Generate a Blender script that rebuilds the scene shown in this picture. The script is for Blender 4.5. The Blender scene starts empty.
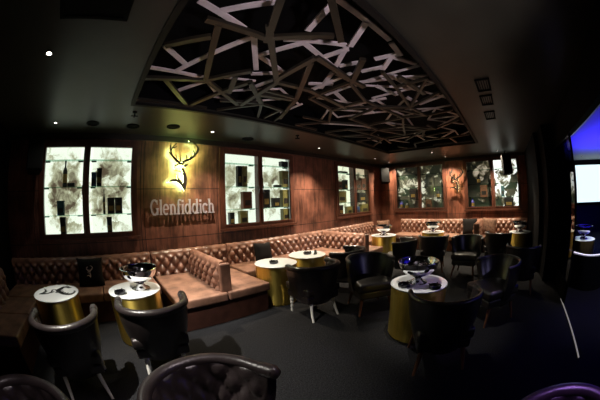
import bpy, bmesh, math, random
from mathutils import Vector, Matrix
S = bpy.context.scene
COL = S.collection
PI = math.pi

# ------------------------------------------------------------------ camera (full-frame 15 mm fisheye)
cd = bpy.data.cameras.new('camera'); cam = bpy.data.objects.new('camera', cd); COL.objects.link(cam)
cd.type = 'PANO'
cd.panorama_type = 'FISHEYE_EQUISOLID'
cd.fisheye_lens = 15.45
cd.fisheye_fov = 2*PI
cd.sensor_width = 36; cd.sensor_height = 24
cd.clip_start = 0.02
r_, u_, f_ = (0.72255, -0.6905, -0.03354), (0.01957, -0.02806, 0.99941), (0.69104, 0.72279, 0.00676)
M = Matrix(((r_[0], u_[0], -f_[0], 0), (r_[1], u_[1], -f_[1], 0), (r_[2], u_[2], -f_[2], 1.5), (0, 0, 0, 1)))
cam.matrix_world = M
S.camera = cam

# ------------------------------------------------------------------ world, exposure
w = bpy.data.worlds.new('night'); S.world = w; w.use_nodes = True
w.node_tree.nodes['Background'].inputs[0].default_value = (.5, .55, .8, 1)
w.node_tree.nodes['Background'].inputs[1].default_value = 0.001
S.view_settings.view_transform = 'Standard'; S.view_settings.look = 'None'
S.view_settings.exposure = 0.0; S.view_settings.gamma = 1; S.view_settings.use_curve_mapping = False
try: S.cycles.use_denoising = True
except Exception: pass

CEIL = 2.65; YA = 4.2; XB = 7.85; XL = -2.0

def spot(x, y, z, power, color=(1, .86, .62), angle=110, blend=.8, aim=None, r=.03):
    l = bpy.data.lights.new('spot_lamp', 'SPOT'); l.energy = power; l.color = color
    l.spot_size = math.radians(angle); l.spot_blend = blend; l.shadow_soft_size = r
    o = bpy.data.objects.new('spot_lamp', l); COL.objects.link(o); o.location = (x, y, z)
    if aim: o.rotation_euler = (Vector(aim)-Vector((x, y, z))).to_track_quat('-Z', 'Y').to_euler()
    return o
def point(x, y, z, power, color, r=.03):
    l = bpy.data.lights.new('point_lamp', 'POINT'); l.energy = power; l.color = color; l.shadow_soft_size = r
    o = bpy.data.objects.new('point_lamp', l); COL.objects.link(o); o.location = (x, y, z); return o
def area(x, y, z, sx, sy, power, color, aim):
    l = bpy.data.lights.new('area_lamp', 'AREA'); l.shape = 'RECTANGLE'; l.size = sx; l.size_y = sy; l.energy = power; l.color = color
    o = bpy.data.objects.new('area_lamp', l); COL.objects.link(o); o.location = (x, y, z)
    o.rotation_euler = (Vector(aim)-Vector((x, y, z))).to_track_quat('-Z', 'Y').to_euler(); return o

CX0_ = .24   # where the ceiling recess starts
WARM = (1, .84, .62); COOL = (1, .95, .85)
# downlights: x, y, watts, colour, cone (fixtures are built further down at the same places)
DOWN = [(-.73, 1.83, 0, COOL, 100), (-.94, 3.62, 8, COOL, 130), (1.62, 3.62, 230, WARM, 102), (4.08, 3.62, 400, WARM, 108), (6.3, 3.5, 220, WARM, 110),
        (7.45, 3.62, 220, WARM, 140), (6.47, 1.84, 100, WARM, 100), (7.4, 1.70, 300, WARM, 125), (7.2, .05, 330, WARM, 120)]
for x, y, e, c, a in DOWN:
    if e: spot(x, y, CEIL-.035, e, c, a, .8, r=.015)
spot(-.73, 1.83, CEIL-.035, 560, COOL, 66, .8, aim=(.35, 1.95, 0), r=.015)      # the tilted downlight at far left
# added pin spots without fixtures, to brighten the tables, wall seats and chairs
for x, y, e, a, ax, ay in ((.72, 2.72, 260, 44, 1.08, 3.25), (1.5, 2.72, 90, 40, 1.75, 3.1), (2.5, 2.74, 42, 46, 2.5, 3.1), (-.75, 2.6, 120, 24, -.84, 2.95), (3.75, 2.72, 380, 52, 4.05, 3.5), (2.35, 1.0, 130, 44, 2.75, .68), (5.4, 2.7, 120, 50, 5.7, 3.5)):
    spot(x, y, 2.66 if x > CX0_ else 2.63, e, COOL, a, .7, aim=(ax, ay, .5), r=.015)
spot(2.95, 2.6, 2.62, 110, COOL, 24, .8, aim=(2.45, 1.05, .3), r=.03)  # added only for a highlight on the left of the mid-room drum
spot(3.7, -1.0, 2.4, 45, (.75, .5, 1), 30, .8, aim=(2.6, .65, .4), r=.04)  # added violet lamp for the drum's right-hand highlight and the chair rims
# added violet-tinted lamps around the camera, to brighten the lattice and chairs
spot(.3, -1.6, 1.0, 280, (.95, .82, .92), 62, .9, aim=(1.6, 1.3, 2.8), r=.1)
spot(1.8, -3.2, 2.2, 34, (.55, .5, 1), 50, .9, aim=(3.2, .2, .6), r=.06)
spot(.95, .35, 2.58, 85, (.95, .80, .85), 32, .9, aim=(.24, 1.0, .62), r=.05)
spot(-.3, .25, 2.58, 65, (.95, .82, .85), 28, .9, aim=(-.72, 1.0, .66), r=.05)
spot(.5, -1.2, 2.5, 420, (.5, .25, 1), 24, .9, aim=(.85, -.5, .66), r=.06)
# blue wash of the side booth; pale lamps added for its table and aisle
spot(6.4, -3.4, .9, 700, (.025, .008, 1), 130, .8, aim=(6.4, -3.6, 3), r=.2)
spot(3.3, -2.6, .9, 110, (.025, .008, 1), 110, .8, aim=(4.0, -2.8, 3), r=.2)
spot(5.2, -2.3, 2.6, 150, COOL, 36, .7, aim=(5.4, -2.1, .5), r=.02)
spot(2.9, -2.9, 2.6, 60, (.9, .85, 1), 60, .9, aim=(3.6, -1.9, 0))

# ------------------------------------------------------------------ materials
MATS = {}
def nt(name):
    m = bpy.data.materials.new(name); m.use_nodes = True; MATS[name] = m
    return m, m.node_tree.nodes, m.node_tree.links, m.node_tree.nodes['Principled BSDF']
def pbr(name, col, rough=.5, metal=0, spec=.5, var=0, vscale=8, stretch=(1, 1, 1), bump=0, bscale=60, coat=0):
    m, N, L, b = nt(name)
    b.inputs['Base Color'].default_value = (*col, 1); b.inputs['Roughness'].default_value = rough
    b.inputs['Metallic'].default_value = metal; b.inputs['Specular IOR Level'].default_value = spec
    b.inputs['Coat Weight'].default_value = coat
    tc = N.new('ShaderNodeTexCoord'); mp = N.new('ShaderNodeMapping'); mp.inputs['Scale'].default_value = stretch
    L.new(tc.outputs['Object'], mp.inputs[0])
    if var:
        n = N.new('ShaderNodeTexNoise'); n.inputs['Scale'].default_value = vscale; n.inputs['Detail'].default_value = 6
        L.new(mp.outputs[0], n.inputs[0])
        r = N.new('ShaderNodeValToRGB'); r.color_ramp.elements[0].position = .3; r.color_ramp.elements[1].position = .7
        r.color_ramp.elements[0].color = (*[c*(1-var) for c in col], 1); r.color_ramp.elements[1].color = (*[min(1, c*(1+var)) for c in col], 1)
        L.new(n.outputs[0], r.inputs[0]); L.new(r.outputs[0], b.inputs['Base Color'])
    if bump:
        n2 = N.new('ShaderNodeTexNoise'); n2.inputs['Scale'].default_value = bscale; n2.inputs['Detail'].default_value = 3
        L.new(mp.outputs[0], n2.inputs[0])
        bp = N.new('ShaderNodeBump'); bp.inputs['Strength'].default_value = bump; bp.inputs['Distance'].default_value = .01
        L.new(n2.outputs[0], bp.inputs['Height']); L.new(bp.outputs[0], b.inputs['Normal'])
    return m
def emit(name, col, k):
    m, N, L, b = nt(name); b.inputs['Base Color'].default_value = (0, 0, 0, 1)
    b.inputs['Emission Color'].default_value = (*col, 1); b.inputs['Emission Strength'].default_value = k; return m
def wood_wall(name, col, seams_axis):
    """veneer panels: vertical grain, mottled stain and thin dark joints"""
    m, N, L, b = nt(name); b.inputs['Roughness'].default_value = .36; b.inputs['Specular IOR Level'].default_value = .5
    tc = N.new('ShaderNodeTexCoord')
    mp = N.new('ShaderNodeMapping'); mp.inputs['Scale'].default_value = (9, 9, .8); L.new(tc.outputs['Object'], mp.inputs[0])
    n = N.new('ShaderNodeTexNoise'); n.inputs['Scale'].default_value = 3; n.inputs['Detail'].default_value = 8; n.inputs['Roughness'].default_value = .65
    L.new(mp.outputs[0], n.inputs[0])
    n2 = N.new('ShaderNodeTexNoise'); n2.inputs['Scale'].default_value = 3.2; n2.inputs['Detail'].default_value = 6; L.new(tc.outputs['Object'], n2.inputs[0])
    mx = N.new('ShaderNodeMath'); mx.operation = 'MULTIPLY'; L.new(n.outputs[0], mx.inputs[0]); L.new(n2.outputs[0], mx.inputs[1])
    r = N.new('ShaderNodeValToRGB'); e = r.color_ramp.elements; e[0].position = .15; e[1].position = .36
    e[0].color = (*[c*.35 for c in col], 1); e[1].color = (*[c*1.4 for c in col], 1); L.new(mx.outputs[0], r.inputs[0])
    sep = N.new('ShaderNodeSeparateXYZ'); L.new(tc.outputs['Object'], sep.inputs[0])
    fac = None
    def line(out, pos):
        nonlocal fac
        a = N.new('ShaderNodeMath'); a.operation = 'COMPARE'; a.inputs[1].default_value = pos; a.inputs[2].default_value = .006
        L.new(out, a.inputs[0])
        if fac is None: fac = a.outputs[0]
        else:
            k = N.new('ShaderNodeMath'); k.operation = 'MAXIMUM'; L.new(fac, k.inputs[0]); L.new(a.outputs[0], k.inputs[1]); fac = k.outputs[0]
    for z in (.98, 1.78): line(sep.outputs[2], z)
    ax, ps = seams_axis
    for p in ps: line(sep.outputs[ax], p)
    mix = N.new('ShaderNodeMixRGB'); mix.inputs[2].default_value = (.01, .005, .004, 1)
    L.new(fac, mix.inputs[0]); L.new(r.outputs[0], mix.inputs[1]); L.new(mix.outputs[0], b.inputs['Base Color'])
    return m
def backlit(name, k, seed, lo, hi, tint=(.86, 1, .82), edge=True, scale=5, mid=(.42, .42, .27, 1), end=(.09, .065, .04), facet=.22):
    """a back-lit printed marble sheet: pale glowing ground with brown and green-grey blotches"""
    m, N, L, b = nt(name); b.inputs['Base Color'].default_value = (.05, .05, .04, 1); b.inputs['Roughness'].default_value = .4
    tc = N.new('ShaderNodeTexCoord')
    mp = N.new('ShaderNodeMapping'); mp.inputs['Location'].default_value = (seed*3.7, seed*1.3, seed*2.1); L.new(tc.outputs['Object'], mp.inputs[0])
    n = N.new('ShaderNodeTexNoise'); n.inputs['Scale'].default_value = scale; n.inputs['Detail'].default_value = 9; n.inputs['Roughness'].default_value = .68
    n.inputs['Distortion'].default_value = .6; L.new(mp.outputs[0], n.inputs[0])
    v = N.new('ShaderNodeTexVoronoi'); v.inputs['Scale'].default_value = scale*1.5; L.new(mp.outputs[0], v.inputs[0])
    g = N.new('ShaderNodeTexNoise'); g.inputs['Scale'].default_value = 2.1; g.inputs['Detail'].default_value = 3; L.new(mp.outputs[0], g.inputs[0])
    val = n.outputs[0]
    if edge:                                   # edge glow of the light box put into the colour: blotches fade outwards
        gt = N.new('ShaderNodeSeparateXYZ'); L.new(tc.outputs['Generated'], gt.inputs[0])
        prod = None
        for i in (0, 2):
            a = N.new('ShaderNodeMath'); a.operation = 'PINGPONG'; a.inputs[1].default_value = .5; L.new(gt.outputs[i], a.inputs[0])
            c = N.new('ShaderNodeMapRange'); c.inputs[1].default_value = .03; c.inputs[2].default_value = .28; L.new(a.outputs[0], c.inputs[0])
            if prod is None: prod = c.outputs[0]
            else:
                q = N.new('ShaderNodeMath'); q.operation = 'MULTIPLY'; L.new(prod, q.inputs[0]); L.new(c.outputs[0], q.inputs[1]); prod = q.outputs[0]
        s = N.new('ShaderNodeMath'); s.operation = 'MULTIPLY'; s.inputs[1].default_value = .30; L.new(prod, s.inputs[0])
        t = N.new('ShaderNodeMath'); t.operation = 'ADD'; L.new(n.outputs[0], t.inputs[0]); L.new(s.outputs[0], t.inputs[1])
        t2 = N.new('ShaderNodeMath'); t2.operation = 'SUBTRACT'; t2.inputs[1].default_value = .22; L.new(t.outputs[0], t2.inputs[0]); val = t2.outputs[0]
    r = N.new('ShaderNodeValToRGB'); e = r.color_ramp.elements
    e[0].position = lo; e[0].color = (*tint, 1); e[1].position = hi; e[1].color = (*end, 1)
    c = e.new((lo+hi)/2); c.color = mid
    vn = N.new('ShaderNodeTexVoronoi'); vn.inputs['Scale'].default_value = scale*1.1; vn.inputs['Randomness'].default_value = 1
    dm = N.new('ShaderNodeMixRGB'); dm.inputs[0].default_value = .18; L.new(mp.outputs[0], dm.inputs[1]); L.new(n.outputs[1], dm.inputs[2]); L.new(dm.outputs[0], vn.inputs[0])
    sx = N.new('ShaderNodeSeparateXYZ'); L.new(vn.outputs['Color'], sx.inputs[0])
    ad = N.new('ShaderNodeMath'); ad.operation = 'MULTIPLY_ADD'; ad.inputs[1].default_value = facet; L.new(sx.outputs[0], ad.inputs[0]); L.new(val, ad.inputs[2])
    sb = N.new('ShaderNodeMath'); sb.operation = 'SUBTRACT'; sb.inputs[1].default_value = facet*.5; L.new(ad.outputs[0], sb.inputs[0])
    L.new(sb.outputs[0], r.inputs[0])
    L.new(r.outputs[0], b.inputs['Emission Color']); b.inputs['Emission Strength'].default_value = k
    return m
def glassy(name, col, k, rough=.02):
    """thin glass: mostly see-through, mirror-like towards grazing angles (k scales the mirror share)"""
    m = bpy.data.materials.new(name); m.use_nodes = True; N = m.node_tree.nodes; L = m.node_tree.links; N.clear()
    o = N.new('ShaderNodeOutputMaterial'); mx = N.new('ShaderNodeMixShader'); tr = N.new('ShaderNodeBsdfTransparent'); gl = N.new('ShaderNodeBsdfGlossy')
    lw = N.new('ShaderNodeLayerWeight'); lw.inputs[0].default_value = .5
    p = N.new('ShaderNodeMath'); p.operation = 'POWER'; p.inputs[1].default_value = 4; L.new(lw.outputs['Facing'], p.inputs[0])
    a = N.new('ShaderNodeMath'); a.operation = 'MULTIPLY_ADD'; a.inputs[1].default_value = .6*k; a.inputs[2].default_value = .05*k; L.new(p.outputs[0], a.inputs[0])
    tr.inputs[0].default_value = (*col, 1); gl.inputs['Roughness'].default_value = rough
    L.new(a.outputs[0], mx.inputs[0]); L.new(tr.outputs[0], mx.inputs[1]); L.new(gl.outputs[0], mx.inputs[2]); L.new(mx.outputs[0], o.inputs[0])
    return m

wood_a = wood_wall('stained_veneer', (.15, .060, .040), (0, (-1.42, .56, .62, 1.98, 3.08, 3.7, 4.5, 5.26, 6.42, 7.1)))
wood_b = wood_wall('stained_veneer_far', (.19, .066, .038), (1, (1.12, 1.84, 3.72)))
frame_wood = pbr('frame_wood', (.075, .024, .013), .4, var=.4, vscale=6, stretch=(5, 5, .7))
ceil_m = pbr('ceiling_paint', (.020, .019, .013), .42, var=.25, vscale=3, bump=.05, bscale=90)
black_m = pbr('black_paint', (.0015, .0015, .0018), .8, spec=.1)
carpet = pbr('carpet', (.016, .016, .018), .95, spec=.15, var=.75, vscale=70, bump=1, bscale=160)
leather = pbr('brown_leather', (.22, .108, .072), .34, spec=.65, var=.4, vscale=7, bump=.25, bscale=90)
suede = pbr('brown_suede', (.25, .130, .088), .5, spec=.3, var=.45, vscale=5, bump=.3, bscale=120)
suede_dark = pbr('dark_suede', (.05, .018, .012), .7, spec=.2, var=.3)
chair_l = pbr('black_leather', (.020, .015, .015), .30, spec=.5, var=.3, bump=.2, bscale=110)
chair_k = pbr('smooth_black_leather', (.010, .008, .008), .34, spec=.9, var=.3, bump=.12, bscale=110, coat=.35)
MATS['smooth_black_leather'].node_tree.nodes['Principled BSDF'].inputs['Coat Roughness'].default_value = .3
white_w = pbr('white_lacquer', (.75, .73, .68), .3)
brown_w = pbr('walnut', (.16, .065, .03), .4, var=.3, stretch=(4, 4, .5))
brass = pbr('brushed_brass', (.78, .58, .13), .36, 1, var=.10, vscale=40, stretch=(1, 1, .02))
def brushed(m):
    N, L = m.node_tree.nodes, m.node_tree.links; b = N['Principled BSDF']; tg = N.new('ShaderNodeTangent'); tg.direction_type = 'RADIAL'; tg.axis = 'Z'
    b.inputs['Anisotropic'].default_value = .85; b.inputs['Anisotropic Rotation'].default_value = .25; L.new(tg.outputs[0], b.inputs['Tangent'])
brushed(brass)
top_w = pbr('white_top', (.78, .80, .80), .25, coat=.3)
steel = pbr('polished_steel', (.78, .78, .80), .07, 1)
steel_dull = pbr('satin_steel', (.45, .45, .48), .25, 1)
chrome_letter = pbr('silver_face', (.62, .57, .64), .3, .5)
bronze = pbr('bronze_plate', (.03, .02, .014), .4, .3)
ash_m = pbr('black_glass', (.006, .006, .008), .08)
spk_m = pbr('speaker_black', (.0025, .0025, .003), .8, spec=.06)
grille_m = pbr('speaker_grille', (.003, .003, .003), .8, spec=.06, bump=.6, bscale=300)
cush_m = pbr('black_velvet', (.005, .004, .004), .8, spec=.2, var=.4, bump=.3)
cush_b = pbr('brown_plush', (.16, .085, .055), .75, spec=.2, var=.55, vscale=16, bump=.4)
print_w = pbr('print_white', (.75, .62, .58), .6)
print_k = pbr('print_black', (.01, .01, .012), .5)
light_strip_m = pbr('pale_slat', (.60, .53, .53), .5, var=.15)
dark_strip_m = pbr('bronze_slat', (.016, .013, .008), .4, var=.2)
lamp_m = emit('lamp_glow', (1, .93, .78), 18)
glass_m = glassy('cabinet_glass', (.96, .98, .97), .5)
shelf_m = glassy('shelf_glass', (.6, .78, .7), 1)
dark_glass = glassy('smoked_glass', (.3, .3, .5), 2.4)
box_cols = {'black': (.010, .010, .011), 'teal': (.03, .075, .085), 'blue': (.02, .06, .16), 'olive': (.16, .14, .045), 'rust': (.15, .05, .025),
            'brown': (.10, .045, .025), 'cream': (.55, .5, .4), 'violet': (.06, .05, .35), 'grey': (.09, .09, .085)}
box_m = {k: pbr('carton_'+k, v, .45) for k, v in box_cols.items()}
lab_m = {'dark': pbr('carton_label_dark', (.02, .016, .014), .4), 'gold': pbr('carton_label_gold', (.35, .24, .08), .35, .5)}

# ------------------------------------------------------------------ builders
def ob(name, bm, mat, parent=None, smooth=False, loc=None, rot=None, bevel=0, ang=40):
    if bevel:
        bmesh.ops.bevel(bm, geom=list(bm.edges), offset=bevel, segments=2, affect='EDGES', profile=.5)
    bmesh.ops.recalc_face_normals(bm, faces=bm.faces)
    me = bpy.data.meshes.new(name); bm.to_mesh(me); bm.free(); me.materials.append(mat)
    if smooth:
        me.polygons.foreach_set('use_smooth', [True]*len(me.polygons))
        try: me.set_sharp_from_angle(angle=math.radians(ang))
        except Exception: pass
    o = bpy.data.objects.new(name, me); COL.objects.link(o)
    if parent: o.parent = parent
    if loc: o.location = loc
    if rot: o.rotation_euler = rot
    return o
def tag(o, label, cat, group=None, kind=None):
    o['label'] = label; o['category'] = cat
    if group: o['group'] = group
    if kind: o['kind'] = kind
    return o
def thing(name, label, cat, loc=(0, 0, 0), rz=0, group=None):
    o = bpy.data.objects.new(name, None); o.empty_display_size = .1; COL.objects.link(o); o.location = loc; o.rotation_euler = (0, 0, rz)
    return tag(o, label, cat, group)
def struct(name, bm, mat):
    o = ob(name, bm, mat); o['kind'] = 'structure'; return o
def box(bm, x0, x1, y0, y1, z0, z1, mtx=None):
    vs = [bm.verts.new((x, y, z)) for x in (x0, x1) for y in (y0, y1) for z in (z0, z1)]
    if mtx is not None:
        for v in vs: v.co = mtx @ v.co
    for f in ((0, 1, 3, 2), (4, 6, 7, 5), (0, 4, 5, 1), (2, 3, 7, 6), (0, 2, 6, 4), (1, 5, 7, 3)): bm.faces.new([vs[i] for i in f])
def B(*a):
    bm = bmesh.new()
    if a: box(bm, *a)
    return bm
def lathe(bm, prof, n=40, c=(0, 0, 0), sx=1, sy=1):
    rings = []
    for r, z in prof:
        if r < 1e-5: rings.append([bm.verts.new((c[0], c[1], c[2]+z))])
        else: rings.append([bm.verts.new((c[0]+sx*r*math.cos(2*PI*i/n), c[1]+sy*r*math.sin(2*PI*i/n), c[2]+z)) for i in range(n)])
    for a, b in zip(rings, rings[1:]):
        for i in range(n):
            j = (i+1) % n
            if len(a) == 1 and len(b) == 1: continue
            if len(a) == 1: bm.faces.new((a[0], b[i], b[j]))
            elif len(b) == 1: bm.faces.new((a[i], b[0], a[j]))
            else: bm.faces.new((a[i], b[i], b[j], a[j]))
    if len(rings[0]) > 1: bm.faces.new(rings[0])
    if len(rings[-1]) > 1: bm.faces.new(rings[-1])
def tube(bm, pts, rad, n=10, cap=True):
    pts = [Vector(p) for p in pts]; rr = rad if isinstance(rad, (list, tuple)) else [rad]*len(pts)
    rings = []; up0 = None
    for i, p in enumerate(pts):
        d = (pts[min(i+1, len(pts)-1)]-pts[max(i-1, 0)]).normalized()
        if up0 is None: up0 = Vector((0, 0, 1)) if abs(d.z) < .9 else Vector((1, 0, 0))
        s = d.cross(up0).normalized(); u = s.cross(d).normalized(); up0 = u
        rings.append([bm.verts.new(p+rr[i]*(math.cos(2*PI*k/n)*s+math.sin(2*PI*k/n)*u)) for k in range(n)])
    for a, b in zip(rings, rings[1:]):
        for k in range(n): bm.faces.new((a[k], a[(k+1) % n], b[(k+1) % n], b[k]))
    if cap: bm.faces.new(rings[0]); bm.faces.new(rings[-1])
def grid_faces(bm, rows, close=False):
    for a, b in zip(rows, rows[1:]):
        m = len(a)
        for i in range(m if close else m-1): bm.faces.new((a[i], a[(i+1) % m], b[(i+1) % m], b[i]))
def stroke(bm, pts, ws, z0, z1):
    """a flat ribbon of varying width in the XY plane, given thickness from z0 to z1"""
    L, R = [], []
    n = len(pts); ws = ws if isinstance(ws, (list, tuple)) else [ws]*n
    if len(ws) == 2 and n > 2: ws = [ws[0]+(ws[1]-ws[0])*i/(n-1) for i in range(n)]
    for i, p in enumerate(pts):
        a = pts[max(i-1, 0)]; b = pts[min(i+1, n-1)]
        dx, dy = b[0]-a[0], b[1]-a[1]; l = math.hypot(dx, dy) or 1
        nx, ny = -dy/l*ws[i]/2, dx/l*ws[i]/2
        L.append((p[0]+nx, p[1]+ny)); R.append((p[0]-nx, p[1]-ny))
    rows = [[bm.verts.new((*l, z1)), bm.verts.new((*r, z1)), bm.verts.new((*r, z0)), bm.verts.new((*l, z0))] for l, r in zip(L, R)]
    grid_faces(bm, rows, True); bm.faces.new(rows[0]); bm.faces.new(rows[-1])
def plate(bm, pts, z0, z1):
    a = [bm.verts.new((*p, z1)) for p in pts]; b = [bm.verts.new((*p, z0)) for p in pts]
    bm.faces.new(a); bm.faces.new(b[::-1]); n = len(pts)
    for i in range(n): bm.faces.new((a[i], b[i], b[(i+1) % n], a[(i+1) % n]))
def dup(root, label, loc, rz=0):
    r = root.copy(); COL.objects.link(r); r.location = loc; r.rotation_euler = (0, 0, rz); r['label'] = label
    for ch in list(root.children):
        c = ch.copy(); COL.objects.link(c); c.parent = r
        for g in list(ch.children):
            d = g.copy(); COL.objects.link(d); d.parent = c
    return r

# ------------------------------------------------------------------ the setting
struct('floor', B(XL, 11, -6, YA, -.1, 0), carpet)
# ceiling with the lattice coffer left open
CX0, CX1, CY0, CY1 = .24, 5.78, .54, 2.81
bm = bmesh.new()
for a in ((XL, CX0, -6, YA+.3), (CX1, XB+.3, -1.2, YA+.3), (CX0, CX1, CY1, YA+.3), (CX0, CX1, -1.2, CY0), (CX0, 1.5, -6, -1.2)):
    box(bm, *a, CEIL, CEIL+.02)
struct('ceiling', bm, ceil_m)
bm = bmesh.new()
box(bm, CX0-.02, CX1+.02, CY0-.02, CY1+.02, 3.0, 3.02)
for a in ((CX0-.02, CX0, CY0-.02, CY1+.02), (CX1, CX1+.02, CY0-.02, CY1+.02), (CX0, CX1, CY0-.02, CY0), (CX0, CX1, CY1, CY1+.02)):
    box(bm, *a, CEIL+.02, 3.0)
o = struct('ceiling_coffer', bm, black_m)
bm = bmesh.new()
for a in ((CX0-.05, CX0, CY0-.05, CY1+.05), (CX1, CX1+.05, CY0-.05, CY1+.05), (CX0, CX1, CY0-.05, CY0), (CX0, CX1, CY1, CY1+.05)):
    box(bm, *a, CEIL-.03, CEIL)
struct('trim_1', bm, pbr('coffer_trim', (.006, .005, .004), .6, spec=.2))

def wall_with_holes(axis, pos, lo, hi, holes, thick, ztop):
    """a wall along X (axis 0) or Y (axis 1), built as cells around its cabinet recesses"""
    bm = bmesh.new()
    us = sorted({lo, hi, *[h[0] for h in holes], *[h[1] for h in holes]}); zs = sorted({0, ztop, *[h[2] for h in holes], *[h[3] for h in holes]})
    for u0, u1 in zip(us, us[1:]):
        for z0, z1 in zip(zs, zs[1:]):
            if any(h[0] <= (u0+u1)/2 <= h[1] and h[2] <= (z0+z1)/2 <= h[3] for h in holes): continue
            if axis == 0: box(bm, u0, u1, pos, pos+thick, z0, z1)
            else: box(bm, pos, pos+thick, u0, u1, z0, z1)
    bmesh.ops.remove_doubles(bm, verts=bm.verts, dist=1e-5)
    return bm
PW = .7413
CAB_A = [(-1.22, -.32), (2.10, 2.99), (5.38, 6.28)]
CAB_B = [(3.59, 2.68), (1.15, .21)]; PWB = .774
HZ0, HZ1 = 1.075, 2.48
struct('wall_left', wall_with_holes(0, YA, XL, XB+.3, [(a-.03, b+PW+.03, HZ0, HZ1) for a, b in CAB_A], .3, CEIL), wood_a)
struct('wall_back', wall_with_holes(1, XB, -.85, YA, [(b-PWB-.03, a+.03, HZ0+.04, HZ1+.04) for a, b in CAB_B], .3, CEIL), wood_b)
struct('wall_front', B(XL-.2, XL, -3, YA+.3, 0, CEIL), black_m)
struct('wall_right', B(5.35, 10.6, -1.4, -.85, 0, CEIL), black_m)
bm = bmesh.new(); box(bm, 4.74, 5.35, -1.4, -.95, 0, CEIL)
struct('pillar', bm, black_m)
struct('wall_booth', B(10.6, 10.8, -7, -.9, 0, CEIL+.2), pbr('booth_wall', (.02, .02, .03), .6))
struct('ceiling_booth', B(1.5, 10.8, -7, -1.3, CEIL, CEIL+.05), pbr('booth_ceiling', (.35, .35, .4), .6))
struct('beam', B(-1.5, 4.74, -1.3, -1.19, 2.25, CEIL-.001), black_m)
struct('trim_2', B(1.0, 4.74, -1.33, -1.301, 2.25, 2.275), pbr('satin_cornice', (.5, .5, .5), .3, .8))
bm = bmesh.new(); box(bm, XL, XB, YA-.035, YA, CEIL-.09, CEIL); box(bm, XB-.035, XB, -.85, YA-.035, CEIL-.09, CEIL)
struct('trim_3', bm, pbr('dark_cornice', (.012, .008, .006), .4))

# ------------------------------------------------------------------ lattice under the coffer
LIGHT = [(0.36,1.23,0.78,1.36),(0.54,1.26,0.79,0.99),(0.32,1.86,0.62,2.11),(0.55,2.26,0.92,1.42),(0.29,2.26,0.86,2.28),(0.72,2.7,0.92,2.38),(1.01,2.41,1.19,2.59),(0.92,1.42,1.25,1.86),(1.12,1.65,1.29,1.26),(1.11,1.64,1.54,1.77),(1.09,0.79,1.19,1.09),(1.15,1.31,1.56,1.03),(1.26,1.24,2.08,1.42),(1.61,1.05,1.82,1.34),(1.46,2.3,1.56,1.87),(1.59,1.32,1.63,1.06),(1.28,1.97,1.5,1.8),(2.06,1.93,2.04,1.32),(1.9,1.45,2.1,1.78),(1.92,1.79,2.12,1.64),(1.07,0.7,1.72,0.68),(1.41,0.71,1.6,0.99),(1.79,0.69,2.0,0.71),(1.98,0.71,1.94,0.94),(1.98,0.79,2.16,0.99),(2.13,0.95,2.08,1.19),(1.84,1.29,1.9,1.12),(2.25,0.66,2.03,0.78),(2.28,1.36,2.55,0.65),(2.49,1.26,2.87,1.19),(3.05,1.11,3.37,1.03),(3.37,1.03,3.23,0.64),(2.84,1.8,2.9,1.37),(2.35,1.76,2.66,1.85)]
DARK = [(0.54,1.28,0.81,2.05),(0.29,1.65,0.55,1.43),(0.24,2.24,0.82,2.11),(0.46,2.23,0.9,2.8),(0.9,2.8,1.23,1.93),(0.83,2.09,1.43,2.51),(0.82,2.11,1.11,1.75),(1.05,1.91,1.17,2.24),(0.25,2.77,1.13,2.79),(0.84,1.12,1.45,1.79),(0.72,0.86,0.94,1.27),(0.45,1.26,0.91,1.25),(0.91,1.25,1.25,0.92),(0.94,0.66,1.34,0.91),(1.41,1.75,1.39,1.23),(1.47,2.49,1.45,1.79),(1.43,1.31,1.9,1.99),(1.41,1.21,1.94,1.27),(1.45,1.79,1.86,1.73),(1.48,2.15,1.87,2.05),(1.76,1.28,2.17,1.26),(1.69,0.95,1.99,1.28),(2.18,0.84,2.72,0.77),(1.9,1.99,2.19,2.64),(1.86,1.73,2.56,1.79),(1.23,1.93,1.67,2.35)]
rnd = random.Random(11)
def far_slats(x0, nx, ny, most):
    """an irregular web: jittered nodes joined to their neighbours, some links skipped, some run diagonally"""
    dx, dy = (CX1-.08-x0)/nx, (CY1-CY0-.12)/ny
    P = {(a, b): (x0+dx*(a+(rnd.uniform(-.36, .36) if 0 < a < nx else 0)), CY0+.06+dy*(b+(rnd.uniform(-.36, .36) if 0 < b < ny else 0))) for a in range(nx+1) for b in range(ny+1)}
    out = []
    for (a, b), p in P.items():
        for da, db, pr in ((1, 0, .62), (0, 1, .62), (1, 1, .24), (1, -1, .24)):
            q = P.get((a+da, b+db))
            if q and rnd.random() < pr: out.append((*p, *q))
    rnd.shuffle(out); return out[:most]
LIGHT += far_slats(2.3, 7, 5, 58) + [(1.3, 2.45, 1.75, 2.1), (1.6, 2.7, 2.1, 2.2), (1.75, 2.1, 2.3, 2.35), (1.2, 2.7, 1.6, 2.7), (2.1, 2.2, 2.35, 2.72), (1.05, 2.2, 1.4, 2.1)]
DARK += far_slats(2.0, 8, 5, 64) + [(1.2, 2.5, 1.67, 2.35), (1.67, 2.35, 1.9, 2.76), (1.3, 2.78, 1.67, 2.35), (1.67, 2.35, 2.1, 2.4), (2.1, 2.4, 2.2, 2.78), (1.45, 2.02, 1.9, 1.99)]
lat = thing('ceiling_lattice', 'upper lattice of pale slats crossing the dark ceiling recess', 'ceiling decoration', (2.9, 1.7, 2.8), 0, 'crossing slat lattices')
lat2 = thing('ceiling_lattice', 'lower lattice of dark bronze slats crossing just under the pale ones', 'ceiling decoration', (2.9, 1.7, 2.67), 0, 'crossing slat lattices')
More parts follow.
